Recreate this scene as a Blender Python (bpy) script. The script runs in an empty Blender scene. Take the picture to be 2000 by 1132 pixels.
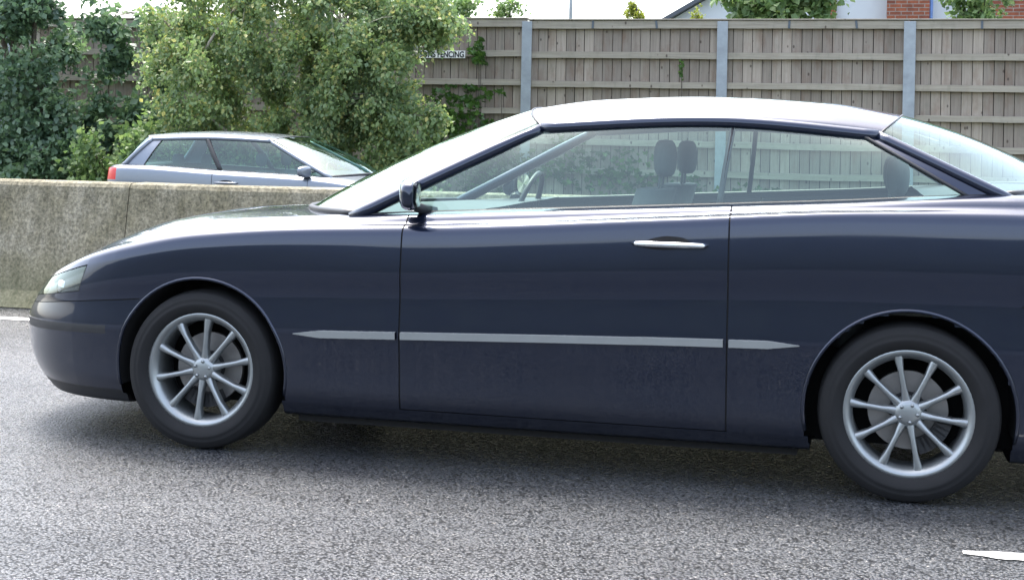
import bpy, bmesh, math, random
import numpy as np
from mathutils import Vector, Matrix
R = math.radians
rng = np.random.default_rng(7)
random.seed(7)
sc = bpy.context.scene

# ------------------------------------------------------------------ camera
cam_d = bpy.data.cameras.new("camera"); cam = bpy.data.objects.new("camera", cam_d)
sc.collection.objects.link(cam); sc.camera = cam
cam_d.lens = 50.4; cam_d.sensor_width = 36.0
cam_d.shift_y = -0.146
cam_d.clip_start = 0.1; cam_d.clip_end = 3000
cam.matrix_world = (Matrix.Translation((0, 0, 1.25)) @ Matrix.Rotation(R(13.69), 4, 'Z')
                    @ Matrix.Rotation(R(90), 4, 'X') @ Matrix.Rotation(R(1.146), 4, 'Z'))

# ------------------------------------------------------------------ light
SUN_EL, SUN_AZ = R(67), R(-38)          # azimuth from +Y (towards the fence), negative = left
world = bpy.data.worlds.new("World"); sc.world = world; world.use_nodes = True
wn = world.node_tree; wn.nodes.clear()
wo = wn.nodes.new('ShaderNodeOutputWorld'); wb = wn.nodes.new('ShaderNodeBackground')
sky = wn.nodes.new('ShaderNodeTexSky'); sky.sky_type = 'NISHITA'; sky.sun_disc = False
sky.sun_elevation = SUN_EL; sky.sun_rotation = SUN_AZ; sky.air_density = 1.0; sky.dust_density = 4.0; sky.ozone_density = 1.0
hs = wn.nodes.new('ShaderNodeHueSaturation'); hs.inputs['Saturation'].default_value = 0.68
wn.links.new(sky.outputs[0], hs.inputs['Color']); wn.links.new(hs.outputs[0], wb.inputs[0])
wb.inputs[1].default_value = 0.145
wn.links.new(wb.outputs[0], wo.inputs[0])
sun_d = bpy.data.lights.new("sun", 'SUN'); sun = bpy.data.objects.new("sun", sun_d); sc.collection.objects.link(sun)
sun_d.energy = 0.9; sun_d.angle = R(18); sun_d.color = (1.0, 0.97, 0.92)
sd = Vector((math.sin(SUN_AZ) * math.cos(SUN_EL), math.cos(SUN_AZ) * math.cos(SUN_EL), math.sin(SUN_EL)))
sun.rotation_euler = sd.to_track_quat('Z', 'Y').to_euler()
sc.view_settings.view_transform = 'Standard'; sc.view_settings.look = 'None'
sc.view_settings.exposure = 2.3; sc.view_settings.gamma = 1.0

# ------------------------------------------------------------------ helpers
def link(o, parent=None):
    sc.collection.objects.link(o)
    if parent is not None: o.parent = parent
    return o
def tag(o, label=None, cat=None, group=None, kind=None):
    if label: o['label'] = label
    if cat: o['category'] = cat
    if group: o['group'] = group
    if kind: o['kind'] = kind
    return o
def empty(name, loc=(0, 0, 0), rz=0.0):
    o = bpy.data.objects.new(name, None); o.location = loc; o.rotation_euler = (0, 0, rz)
    o.empty_display_size = 0.2
    return link(o)
def mesh(name, V, F, mat, parent=None, smooth=False, normals=None):
    me = bpy.data.meshes.new(name)
    me.from_pydata([tuple(map(float, v)) for v in V], [], [tuple(map(int, f)) for f in F])
    me.materials.append(mat)
    if smooth: me.polygons.foreach_set('use_smooth', [True] * len(me.polygons))
    if normals is not None: me.normals_split_custom_set_from_vertices([tuple(map(float, n)) for n in normals])
    me.update()
    return link(bpy.data.objects.new(name, me), parent)
class MB:
    def __init__(s): s.V = []; s.F = []
    def add(s, V, F):
        b = len(s.V); s.V += [tuple(v) for v in V]; s.F += [tuple(i + b for i in f) for f in F]
    def box(s, x0, x1, y0, y1, z0, z1, M=None):
        V = [Vector((x, y, z)) for x in (x0, x1) for y in (y0, y1) for z in (z0, z1)]
        if M is not None: V = [M @ v for v in V]
        s.add(V, [(0, 1, 3, 2), (4, 6, 7, 5), (0, 4, 5, 1), (2, 3, 7, 6), (0, 2, 6, 4), (1, 5, 7, 3)])
    def tube(s, P, r, n=8, cap=True):
        P = [Vector(p) for p in P]; m = len(P)
        rr = r if hasattr(r, '__len__') else [r] * m
        V = []; F = []; up = None
        for i, p in enumerate(P):
            d = (P[min(i + 1, m - 1)] - P[max(i - 1, 0)]).normalized()
            if up is None: up = d.orthogonal().normalized()
            a = (up - d * up.dot(d)).normalized(); up = a; b = d.cross(a)
            for k in range(n):
                t = 2 * math.pi * k / n
                V.append(p + (a * math.cos(t) + b * math.sin(t)) * rr[i])
        for i in range(m - 1):
            for k in range(n):
                F.append((i * n + k, i * n + (k + 1) % n, (i + 1) * n + (k + 1) % n, (i + 1) * n + k))
        if cap: F.append(tuple(range(n - 1, -1, -1))); F.append(tuple((m - 1) * n + k for k in range(n)))
        s.add(V, F)
    def lathe(s, prof, n=48, flip=1):         # profile (radius, y), axis = y
        V = []; F = []; m = len(prof)
        for k in range(n):
            a = 2 * math.pi * k / n
            for r_, y in prof: V.append((r_ * math.cos(a), y, r_ * math.sin(a)))
        for k in range(n):
            for i in range(m - 1):
                F.append((k * m + i, k * m + i + 1, ((k + 1) % n) * m + i + 1, ((k + 1) % n) * m + i))
        s.add(V, F)
    def build(s, name, mat, parent=None, smooth=False, bevel=0, auto=None):
        o = mesh(name, s.V, s.F, mat, parent, smooth)
        if bevel:
            b = o.modifiers.new('bevel', 'BEVEL'); b.width = bevel; b.segments = 2; b.limit_method = 'ANGLE'
        return o

# ------------------------------------------------------------------ materials
def new_mat(name):
    m = bpy.data.materials.new(name); m.use_nodes = True; nt = m.node_tree
    p = nt.nodes['Principled BSDF']; return m, nt, p
def N(nt, t, **k):
    n = nt.nodes.new(t)
    for a, b in k.items():
        if a in n.inputs: n.inputs[a].default_value = b
        else: setattr(n, a, b)
    return n
def coords(nt, scale=(1, 1, 1), kind='Object'):
    tc = N(nt, 'ShaderNodeTexCoord'); mp = N(nt, 'ShaderNodeMapping'); mp.inputs['Scale'].default_value = scale
    nt.links.new(tc.outputs[kind], mp.inputs['Vector']); return mp.outputs[0]
def noise(nt, vec, scale, detail=4, rough=0.6):
    n = N(nt, 'ShaderNodeTexNoise', Scale=scale, Detail=detail, Roughness=rough)
    nt.links.new(vec, n.inputs['Vector']); return n.outputs['Fac']
def ramp(nt, fac, stops):
    r_ = N(nt, 'ShaderNodeValToRGB'); e = r_.color_ramp.elements
    while len(e) < len(stops): e.new(0.5)
    for el, (p, c) in zip(e, stops): el.position = p; el.color = tuple(c) + (1,) if len(c) == 3 else c
    nt.links.new(fac, r_.inputs[0]); return r_.outputs[0]
def mixc(nt, f, a, b, mode='MIX'):
    m = N(nt, 'ShaderNodeMix', data_type='RGBA', blend_type=mode)
    for s_, v in ((m.inputs[0], f), (m.inputs[6], a), (m.inputs[7], b)):
        if hasattr(v, 'node'): nt.links.new(v, s_)
        else: s_.default_value = v if not hasattr(v, '__len__') else (tuple(v) + (1,) if len(v) == 3 else v)
    return m.outputs[2]
def bump(nt, p, h, strength, dist):
    b = N(nt, 'ShaderNodeBump', Strength=strength, Distance=dist); nt.links.new(h, b.inputs['Height'])
    nt.links.new(b.outputs[0], p.inputs['Normal']); return b
def plain(name, col, rough=0.5, metal=0.0, var=0.12, sc_=8.0):
    m, nt, p = new_mat(name); v = coords(nt); f = noise(nt, v, sc_)
    a = tuple(c * (1 - var) for c in col); b = tuple(min(1, c * (1 + var)) for c in col)
    nt.links.new(ramp(nt, f, [(0.3, a), (0.7, b)]), p.inputs['Base Color'])
    p.inputs['Roughness'].default_value = rough; p.inputs['Metallic'].default_value = metal
    return m

def asphalt_mat():
    m, nt, p = new_mat('asphalt'); v = coords(nt)
    vo = N(nt, 'ShaderNodeTexVoronoi', Scale=100.0, Randomness=1.0); nt.links.new(v, vo.inputs['Vector'])
    bw = N(nt, 'ShaderNodeSeparateColor'); nt.links.new(vo.outputs['Color'], bw.inputs[0])
    chips = ramp(nt, bw.outputs[0], [(0.0, (0.052, 0.058, 0.066)), (0.6, (0.072, 0.079, 0.088)), (0.985, (0.092, 0.096, 0.10)), (0.995, (0.28, 0.27, 0.25))])
    big = noise(nt, coords(nt, (0.25, 1.6, 1)), 1.3, 5)
    tone = ramp(nt, big, [(0.3, (0.72, 0.72, 0.74)), (0.7, (1.15, 1.15, 1.15))])
    col = mixc(nt, 1.0, chips, tone, 'MULTIPLY')
    gap = ramp(nt, vo.outputs['Distance'], [(0.42, (1,) * 3), (0.70, (0.25,) * 3)])
    col = mixc(nt, 1.0, col, gap, 'MULTIPLY')
    nt.links.new(col, p.inputs['Base Color'])
    spk = noise(nt, coords(nt, (1, 1.5, 1)), 125.0, 4, 0.75)
    sp = ramp(nt, spk, [(0.34, (0.24,) * 3), (0.56, (0.92,) * 3)])
    sp = mixc(nt, 1.0, sp, ramp(nt, noise(nt, coords(nt, (0.35, 1.3, 1)), 0.9, 6, 0.65), [(0.30, (0.60,) * 3), (0.62, (1.15,) * 3)]), 'MULTIPLY')
    nt.links.new(mixc(nt, 1.0, sp, gap, 'MULTIPLY'), p.inputs['Specular IOR Level'])
    rr = ramp(nt, bw.outputs[1], [(0.0, (0.22,) * 3), (1.0, (0.42,) * 3)])
    nt.links.new(rr, p.inputs['Roughness']); p.inputs['IOR'].default_value = 1.65
    fine = noise(nt, v, 240.0, 3)
    mx = N(nt, 'ShaderNodeMath', operation='MULTIPLY_ADD'); nt.links.new(fine, mx.inputs[0]); mx.inputs[1].default_value = 0.5
    inv = N(nt, 'ShaderNodeMath', operation='SUBTRACT'); inv.inputs[0].default_value = 1.0; nt.links.new(vo.outputs['Distance'], inv.inputs[1])
    nt.links.new(inv.outputs[0], mx.inputs[2])
    bump(nt, p, mx.outputs[0], 1.0, 0.006)
    return m
def concrete_mat():
    m, nt, p = new_mat('concrete'); v = coords(nt)
    a = noise(nt, v, 2.2, 8, 0.7); b = noise(nt, v, 45, 6, 0.75)
    c1 = ramp(nt, a, [(0.35, (0.175, 0.155, 0.098)), (0.55, (0.245, 0.22, 0.16)), (0.7, (0.32, 0.295, 0.235))])
    c2 = ramp(nt, b, [(0.36, (0.45, 0.45, 0.42)), (0.5, (0.95, 0.95, 0.93)), (0.66, (1.6, 1.58, 1.5))])
    col = mixc(nt, 1.0, c1, c2, 'MULTIPLY')
    st = noise(nt, coords(nt, (6, 6, 0.7)), 2.2, 5)
    col = mixc(nt, 1.0, col, ramp(nt, st, [(0.35, (0.72, 0.72, 0.68)), (0.6, (1.08, 1.08, 1.08))]), 'MULTIPLY')
    # algae and road grime wash on the lowest part
    se = N(nt, 'ShaderNodeSeparateXYZ'); nt.links.new(v, se.inputs[0])
    low = ramp(nt, se.outputs[2], [(0.05, (1,) * 3), (0.42, (0,) * 3)])
    f2 = N(nt, 'ShaderNodeMath', operation='MULTIPLY'); nt.links.new(low, f2.inputs[0]); nt.links.new(a, f2.inputs[1])
    col = mixc(nt, f2.outputs[0], col, (0.15, 0.155, 0.075))
    nt.links.new(col, p.inputs['Base Color']); p.inputs['Roughness'].default_value = 0.92
    bump(nt, p, b, 0.5, 0.006)
    return m
def wood_mat(name, dark, light, stain=0.5, along='z'):
    m, nt, p = new_mat(name)
    g = (34, 34, 1.4) if along == 'z' else (1.4, 34, 34)
    geo = N(nt, 'ShaderNodeNewGeometry'); rnd = geo.outputs['Random Per Island']
    off = N(nt, 'ShaderNodeMath', operation='MULTIPLY', ); nt.links.new(rnd, off.inputs[0]); off.inputs[1].default_value = 37.0
    tc = N(nt, 'ShaderNodeTexCoord'); ad = N(nt, 'ShaderNodeVectorMath', operation='ADD')
    cb = N(nt, 'ShaderNodeCombineXYZ'); nt.links.new(off.outputs[0], cb.inputs[2 if along == 'z' else 0])
    nt.links.new(tc.outputs['Object'], ad.inputs[0]); nt.links.new(cb.outputs[0], ad.inputs[1])
    mp = N(nt, 'ShaderNodeMapping'); mp.inputs['Scale'].default_value = g; nt.links.new(ad.outputs[0], mp.inputs[0])
    mp2 = N(nt, 'ShaderNodeMapping'); mp2.inputs['Scale'].default_value = (3, 3, 1.2); nt.links.new(ad.outputs[0], mp2.inputs[0])
    gr = noise(nt, mp.outputs[0], 1.0, 6, 0.65); bl = noise(nt, mp2.outputs[0], 1.6, 5, 0.6)
    col = ramp(nt, gr, [(0.3, dark), (0.72, light)])
    tone = ramp(nt, rnd, [(0.0, (0.72, 0.70, 0.68)), (0.5, (0.98, 0.97, 0.95)), (1.0, (1.22, 1.2, 1.16))])
    col = mixc(nt, 1.0, col, tone, 'MULTIPLY')
    sf = ramp(nt, bl, [(0.50, (0,) * 3), (0.74, (stain,) * 3)])
    col = mixc(nt, sf, col, (0.16, 0.085, 0.05))
    sg = ramp(nt, noise(nt, mp2.outputs[0], 3.1, 3), [(0.55, (0,) * 3), (0.8, (0.4,) * 3)])
    col = mixc(nt, sg, col, (0.15, 0.16, 0.12))
    vo = N(nt, 'ShaderNodeTexVoronoi', Scale=1.0); mp3 = N(nt, 'ShaderNodeMapping'); mp3.inputs['Scale'].default_value = (7, 1, 4.2)
    nt.links.new(ad.outputs[0], mp3.inputs[0]); nt.links.new(mp3.outputs[0], vo.inputs['Vector'])
    kn = ramp(nt, vo.outputs['Distance'], [(0.07, (0.85,) * 3), (0.13, (0,) * 3)])
    col = mixc(nt, kn, col, (0.07, 0.05, 0.04))
    nt.links.new(col, p.inputs['Base Color']); p.inputs['Roughness'].default_value = 0.9
    bump(nt, p, gr, 0.35, 0.003)
    return m
def leaf_mat(name, cols, trans=0.45, rough=0.42):
    m, nt, p = new_mat(name)
    geo = N(nt, 'ShaderNodeNewGeometry')
    st = [(i / max(1, len(cols) - 1), c) for i, c in enumerate(cols)]
    col = ramp(nt, geo.outputs['Random Per Island'], st)
    big = noise(nt, coords(nt), 1.4, 3)
    col = mixc(nt, 1.0, col, ramp(nt, big, [(0.3, (0.72, 0.76, 0.8)), (0.7, (1.2, 1.18, 1.0))]), 'MULTIPLY')
    nt.links.new(col, p.inputs['Base Color']); p.inputs['Roughness'].default_value = rough
    tr = N(nt, 'ShaderNodeBsdfTranslucent'); nt.links.new(mixc(nt, 1.0, col, (1.2, 1.28, 0.95), 'MULTIPLY'), tr.inputs[0])
    mx = N(nt, 'ShaderNodeMixShader'); mx.inputs[0].default_value = trans
    nt.links.new(p.outputs[0], mx.inputs[1]); nt.links.new(tr.outputs[0], mx.inputs[2])
    nt.links.new(mx.outputs[0], nt.nodes['Material Output'].inputs[0])
    return m
def glass_mat(name, tint, refl=1.0):
    m = bpy.data.materials.new(name); m.use_nodes = True; nt = m.node_tree
    nt.nodes.remove(nt.nodes['Principled BSDF']); out = nt.nodes['Material Output']
    tr = N(nt, 'ShaderNodeBsdfTransparent'); tr.inputs[0].default_value = tuple(tint) + (1,)
    gl = N(nt, 'ShaderNodeBsdfAnisotropic'); gl.inputs['Roughness'].default_value = 0.02
    gl.inputs[0].default_value = (refl * .88, refl, refl * .95, 1)
    lw = N(nt, 'ShaderNodeLayerWeight'); lw.inputs[0].default_value = 0.5
    pw = N(nt, 'ShaderNodeMath', operation='POWER'); nt.links.new(lw.outputs['Facing'], pw.inputs[0]); pw.inputs[1].default_value = 4.0
    ma = N(nt, 'ShaderNodeMath', operation='MULTIPLY_ADD'); nt.links.new(pw.outputs[0], ma.inputs[0]); ma.inputs[1].default_value = 0.88; ma.inputs[2].default_value = 0.10
    mx = N(nt, 'ShaderNodeMixShader'); nt.links.new(ma.outputs[0], mx.inputs[0])
    nt.links.new(tr.outputs[0], mx.inputs[1]); nt.links.new(gl.outputs[0], mx.inputs[2]); nt.links.new(mx.outputs[0], out.inputs[0])
    return m
def paint_mat(name, col, metal=0.35, rough=0.42, coat=1.0, coatr=0.06):
    m, nt, p = new_mat(name); v = coords(nt)
    fl = noise(nt, v, 900, 2); dirt = noise(nt, v, 3.0, 6)
    c = ramp(nt, fl, [(0.3, tuple(x * 0.85 for x in col)), (0.7, tuple(min(1, x * 1.2) for x in col))])
    se = N(nt, 'ShaderNodeSeparateXYZ'); nt.links.new(v, se.inputs[0])
    low = ramp(nt, se.outputs[2], [(0.15, (0.35,) * 3), (0.55, (0,) * 3)])
    f2 = N(nt, 'ShaderNodeMath', operation='MULTIPLY'); nt.links.new(low, f2.inputs[0]); nt.links.new(dirt, f2.inputs[1])
    c = mixc(nt, f2.outputs[0], c, (0.08, 0.075, 0.065))
    nt.links.new(c, p.inputs['Base Color'])
    p.inputs['Metallic'].default_value = metal; p.inputs['Roughness'].default_value = rough
    p.inputs['Coat Weight'].default_value = coat; p.inputs['Coat IOR'].default_value = 1.55
    nt.links.new(ramp(nt, dirt, [(0.35, (coatr,) * 3), (0.7, (coatr + 0.05,) * 3)]), p.inputs['Coat Roughness'])
    return m
def brick_mat():
    m, nt, p = new_mat('brick')
    tc = N(nt, 'ShaderNodeTexCoord'); mp = N(nt, 'ShaderNodeMapping'); mp.inputs['Rotation'].default_value = (R(90), 0, 0)
    nt.links.new(tc.outputs['Object'], mp.inputs[0])
    b = N(nt, 'ShaderNodeTexBrick', Scale=1.0); nt.links.new(mp.outputs[0], b.inputs['Vector'])
    b.inputs['Color1'].default_value = (0.30, 0.09, 0.045, 1); b.inputs['Color2'].default_value = (0.19, 0.06, 0.038, 1)
    b.inputs['Mortar'].default_value = (0.28, 0.24, 0.21, 1); b.inputs['Mortar Size'].default_value = 0.008
    b.inputs['Brick Width'].default_value = 0.225; b.inputs['Row Height'].default_value = 0.075; b.inputs['Bias'].default_value = -0.1
    f = noise(nt, coords(nt), 9, 4)
    nt.links.new(mixc(nt, 1.0, b.outputs['Color'], ramp(nt, f, [(0.3, (0.75,) * 3), (0.7, (1.2,) * 3)]), 'MULTIPLY'), p.inputs['Base Color'])
    p.inputs['Roughness'].default_value = 0.9
    return m
M = dict(
    asphalt=asphalt_mat(), concrete=concrete_mat(), brick=brick_mat(),
    board=wood_mat('weathered_board', (0.25, 0.215, 0.178), (0.36, 0.315, 0.268), 0.6),
    rail=wood_mat('weathered_rail', (0.265, 0.24, 0.195), (0.38, 0.345, 0.285), 0.15, 'x'),
    gapshade=plain('painted_gap_shade', (0.018, 0.016, 0.014), 0.95),
    steel=plain('galvanised_steel', (0.30, 0.335, 0.36), 0.55, 0.1, 0.16, 5),
    strap=plain('dark_strap', (0.10, 0.12, 0.14), 0.5, 0.5),
    white=plain('white_paint', (0.55, 0.54, 0.51), 0.7, 0, 0.12, 30),
    render=plain('white_render', (0.62, 0.65, 0.68), 0.8, 0, 0.03, 3),
    verge=plain('verge_soil', (0.06, 0.075, 0.03), 0.95, 0, 0.5, 3),
    bark=plain('bark', (0.10, 0.085, 0.065), 0.9, 0, 0.4, 20),
    palebark=plain('pale_bark', (0.30, 0.27, 0.22), 0.8, 0, 0.35, 20),
    rubber=plain('rubber', (0.007, 0.007, 0.0075), 0.8, 0, 0.2, 20),
    seam=plain('dark_seam', (0.006, 0.006, 0.007), 0.8),
    plastic=plain('black_plastic', (0.02, 0.021, 0.023), 0.45),
    under=plain('underbody', (0.012, 0.012, 0.012), 0.9),
    moulding=plain('grey_moulding', (0.27, 0.28, 0.27), 0.35, 0.1, 0.05),
    chrome=plain('chrome', (0.75, 0.77, 0.78), 0.12, 1.0, 0.03),
    alloy=plain('alloy', (0.34, 0.36, 0.36), 0.36, 0.85, 0.08),
    disc=plain('brake_disc', (0.25, 0.24, 0.23), 0.45, 0.8),
    trimgrey=plain('cabin_fabric', (0.075, 0.085, 0.085), 0.9),
    roof=plain('dark_roof_edge', (0.09, 0.10, 0.12), 0.7),
    bluepipe=plain('blue_downpipe', (0.12, 0.22, 0.48), 0.5),
    lampgrey=plain('lamp_post_grey', (0.45, 0.48, 0.50), 0.5, 0.3),
    navy=paint_mat('navy_paint', (0.006, 0.013, 0.036), 0.7, 0.28, 1.0, 0.015),
    silver=paint_mat('silver_blue_paint', (0.16, 0.185, 0.22), 0.6, 0.4),
    glass=glass_mat('tinted_glass', (0.80, 0.95, 0.89)),
    tealglass=glass_mat('teal_glass', (0.58, 0.80, 0.76)),
    lampglass=glass_mat('lamp_glass', (0.85, 0.88, 0.9)), smokelamp=glass_mat('smoked_lamp_glass', (0.75, 0.78, 0.82)), bowl=plain('lamp_bowl', (0.05, 0.052, 0.058), 0.3, 0.8),
    redlamp=plain('red_lamp', (0.55, 0.02, 0.02), 0.2, 0, 0.1),
    leafdark=leaf_mat('dark_broad_leaf', [(0.089, 0.148, 0.101), (0.119, 0.197, 0.129), (0.159, 0.245, 0.152), (0.210, 0.304, 0.184)], 0.38, 0.35),
    leafmid=leaf_mat('mid_leaf', [(0.111, 0.174, 0.085), (0.150, 0.236, 0.106), (0.206, 0.298, 0.129), (0.279, 0.356, 0.164)], 0.42),
    leafbirch=leaf_mat('birch_leaf', [(0.156, 0.221, 0.117), (0.187, 0.270, 0.137), (0.228, 0.320, 0.154), (0.268, 0.360, 0.173), (0.318, 0.401, 0.193), (0.501, 0.453, 0.196)], 0.42),
    leafivy=leaf_mat('ivy_leaf', [(0.041, 0.091, 0.029), (0.067, 0.141, 0.037), (0.108, 0.207, 0.049)], 0.25, 0.3),
    leafyellow=leaf_mat('yellow_conifer', [(0.238, 0.272, 0.041), (0.306, 0.326, 0.068)], 0.45),
)

# ------------------------------------------------------------------ ground and roads
def sheet(name, x0, x1, y0, y1, z, mat, thick=0.0):
    b = MB()
    if thick: b.box(x0, x1, y0, y1, z - thick, z)
    else: b.add([(x0, y0, z), (x1, y0, z), (x1, y1, z), (x0, y1, z)], [(0, 1, 2, 3)])
    return tag(b.build(name, mat), kind='structure')
sheet('ground', -900, 900, -900, 900, -0.32, M['verge'])
sheet('road', -400, 400, -1.6, 9.75, 0.0, M['asphalt'], 0.25)
sheet('far_road', -400, 400, 9.78, 17.6, -0.12, M['asphalt'], 0.15)
# verge between far road and fence, softly uneven
def verge(name, y0, y1, z0, z1, nx=120, ny=10, x0=-60, x1=40):
    V = []; F = []
    for j in range(ny + 1):
        for i in range(nx + 1):
            t = j / ny; V.append((x0 + (x1 - x0) * i / nx, y0 + (y1 - y0) * t, z0 + (z1 - z0) * t + (0.05 * math.sin(i * 1.7 + j) + 0.04 * math.sin(i * .63 + j * 2.1)) * (0 < j)))
    for j in range(ny):
        for i in range(nx):
            a = j * (nx + 1) + i; F.append((a, a + 1, a + nx + 2, a + nx + 1))
    return tag(mesh(name, V, F, M['verge'], smooth=True), kind='structure')
verge('verge', 17.62, 25, -0.05, 0.25)
M['reflbank'] = plain('reflection_bank_dark', (0.018, 0.024, 0.016), 0.95, 0, 0.5, 3)
verge('reflection_bank', -2.0, -12.0, -0.05, 3.0).data.materials[0] = M['reflbank']  # added unseen bank behind the camera, there to darken reflections in the car
sheet('far_kerb', -60, 40, 17.5, 17.62, 0.0, M['concrete'], 0.2)

def line_obj(name, x0, x1, yc, w, label, seed=0, z=0.004):
    rr = random.Random(seed); V = []; F = []; n = max(20, int((x1 - x0) / 0.03)); n = min(n, 700)
    for i in range(n + 1):
        x = x0 + (x1 - x0) * i / n
        e0 = rr.uniform(-.005, .005); e1 = rr.uniform(-.005, .005)
        k = min(1, i / 4 if x0 > -50 else 1)
        V += [(x, yc - w / 2 * (0.35 + 0.65 * k) + e0, z), (x, yc + w / 2 * (0.35 + 0.65 * k) + e1, z)]
    for i in range(n): F.append((2 * i, 2 * i + 2, 2 * i + 3, 2 * i + 1))
    return tag(mesh(name, V, F, M['white']), kind='structure')
line_obj('edge_line', -80, 60, 8.46, 0.12, '', 1)
line_obj('lane_marking', 0.33, 3.2, 4.655, 0.085, '', 3)
line_obj('lane_marking', 9.3, 11.3, 4.655, 0.10, '', 4)
line_obj('lane_marking', -13.6, -10.2, 4.655, 0.10, '', 5)

# concrete barrier
bar = empty('concrete_barrier', (-5, 9.2, 0)); tag(bar, 'low grey-brown concrete central barrier with algae stains and a vertical joint, behind the dark car', 'barrier')
for x0, x1 in ((-47, -29.006), (-29, -17.006), (-17, -5.006), (-5, 7.0), (7.006, 19)):
    P = [(8.98, 0.005), (9.06, 0.12), (9.18, 0.86), (9.195, 0.885), (9.22, 0.895), (9.40, 0.895), (9.43, 0.87), (9.5, 0.12), (9.6, 0.005)]
    V = []; F = []; n = 24; m = len(P)
    for i in range(n + 1):
        for y, z in P:
            V.append((x0 + (x1 - x0) * i / n + 5, y - 9.2, z + (random.uniform(-.004, .004) if z > .8 else 0)))
    for i in range(n):
        for k in range(m - 1): F.append((i * m + k, (i + 1) * m + k, (i + 1) * m + k + 1, i * m + k + 1))
    F.append(tuple(range(m))); F.append(tuple(n * m + k for k in range(m - 1, -1, -1)))
    mesh('barrier_section', V, F, M['concrete'], bar)

# ------------------------------------------------------------------ fence
FY = 21.5
fence = empty('timber_fence', (-2.03, FY, 0)); tag(fence, 'tall weathered grey timber noise fence with steel posts, running behind the road', 'fence')
posts = [-17.0, -14.0, -11.0, -8.0, -5.01, -2.03, 0.65, 3.35, 6.1]
ox = 2.03
rails = [(2.97, 3.085), (2.515, 2.61), (2.075, 2.165), (1.635, 1.72), (1.2, 1.29), (0.76, 0.85), (0.32, 0.41)]
for i, px in enumerate(posts):
    b = MB(); w = 0.078 if px < 0 else 0.083
    lz = 3.075
    b.box(px - w + ox, px + w + ox, -0.11, -0.098, 0, lz); b.box(px - w + ox, px + w + ox, 0.07, 0.082, 0, lz); b.box(px - .006 + ox, px + .006 + ox, -0.098, 0.07, 0, lz)
    b.build('post', M['steel'], fence, bevel=0.002)
for i in range(len(posts) - 1):
    xa, xb = posts[i] + 0.012, posts[i + 1] - 0.012
    dz = 0.022 if xb < -5.0 else 0.0
    bb = MB(); x = xa; rr = random.Random(i + 50)
    while x < xb - 0.02:
        w = rr.uniform(0.138, 0.152) if xa > -9 else .142
        w = min(w, xb - x)
        t = rr.uniform(-.009, .009); zt = 3.06 + dz
        g = 0.005
        V = [Vector((x + g + ox, 0.0 + t, 0.08)), Vector((x + w - g + ox, 0.0 - t, 0.08)), Vector((x + w - g + ox, .02 - t, 0.08)), Vector((x + g + ox, .02 + t, 0.08))]
        V += [v + Vector((rr.uniform(-.002, .002), 0, zt - .08)) for v in V]
        bb.add(V, [(0, 1, 5, 4), (1, 2, 6, 5), (2, 3, 7, 6), (3, 0, 4, 7), (4, 5, 6, 7), (0, 3, 2, 1)])
        x += w
    bb.build('board_panel', M['board'], fence)
    b2 = MB(); b2.box(xa + ox, xb + ox, 0.034, 0.05, 0.08, 3.055 + dz); b2.build('gap_shade_panel', M['gapshade'], fence)  # added sheet; shade in the board gaps put into its near-black colour
    for k, (z0, z1) in enumerate(rails):
        b = MB(); n = 14; V = []; F = []
        xe0, xe1 = (xa + 0.0, xb - 0.0)
        sag = rr.uniform(-.006, .012); tilt = rr.uniform(-.008, .008)
        for q in range(n + 1):
            u = q / n; xx = xe0 + (xe1 - xe0) * u + ox; dd = dz - sag * math.sin(math.pi * u) + tilt * (u - .5) + rr.uniform(-.0025, .0025)
            yj = rr.uniform(-.003, .003)
            for y, z in ((-0.078, z0), (-0.078, z1), (-0.012, z1 + .006), (-0.012, z0)): V.append((xx, y + yj, z + dd))
        for q in range(n):
            for c in range(4): F.append((q * 4 + c, q * 4 + (c + 1) % 4, q * 4 + 4 + (c + 1) % 4, q * 4 + 4 + c))
        F += [(3, 2, 1, 0), (n * 4, n * 4 + 1, n * 4 + 2, n * 4 + 3)]
        mesh('rail', V, F, M['rail'], fence)
    b = MB(); b.box(xa + ox - .01, xb + ox + .01, -0.10, 0.07, 3.092 + dz, 3.112 + dz); b.build('capping', M['rail'], fence, bevel=.004)
for sx, tl in ((-5.98, -.35), (-3.99, .05), (-3.02, -.12), (-1.06, .05), (-.1, -.12), (1.64, 0), (-8.9, .1), (-12.3, 0)):
    b = MB(); Mx = Matrix.Translation((sx + ox, -0.084, 3.03)) @ Matrix.Rotation(tl, 4, 'Y')
    dzz = .022 if sx < -5 else 0
    b.box(-.016, .016, -.003, .003, -.06 + dzz, .055 + dzz, Mx); b.build('strap', M['strap'], fence)

# maker's sign on the fence
sg = empty('fence_sign', (-6.36, 21.395, 2.505)); tag(sg, 'small white sign with black capitals ending in FENCING on the fence rail', 'sign')
b = MB(); b.box(-.37, .375, -.004, .004, 0, .115); b.build('sign_board', plain('sign_white', (0.8, 0.79, 0.76), 0.5), sg)
fc = bpy.data.curves.new('sign_text', 'FONT'); fc.body = 'SONS FENCING'; fc.size = 0.128; fc.offset = 0.0036; fc.extrude = 0.0012; fc.align_x = 'RIGHT'
to = bpy.data.objects.new('sign_text_curve', fc); sc.collection.objects.link(to)
dg = bpy.context.evaluated_depsgraph_get(); me = bpy.data.meshes.new_from_object(to.evaluated_get(dg))
bpy.data.objects.remove(to); me.materials.clear(); me.materials.append(plain('sign_black', (0.02, 0.02, 0.025), 0.5))
tx = link(bpy.data.objects.new('lettering', me), sg); tx.rotation_euler = (R(90), 0, 0); tx.location = (.36, -.0065, .013)
tx.scale = (0.80, 1.0, 1.0)

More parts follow.
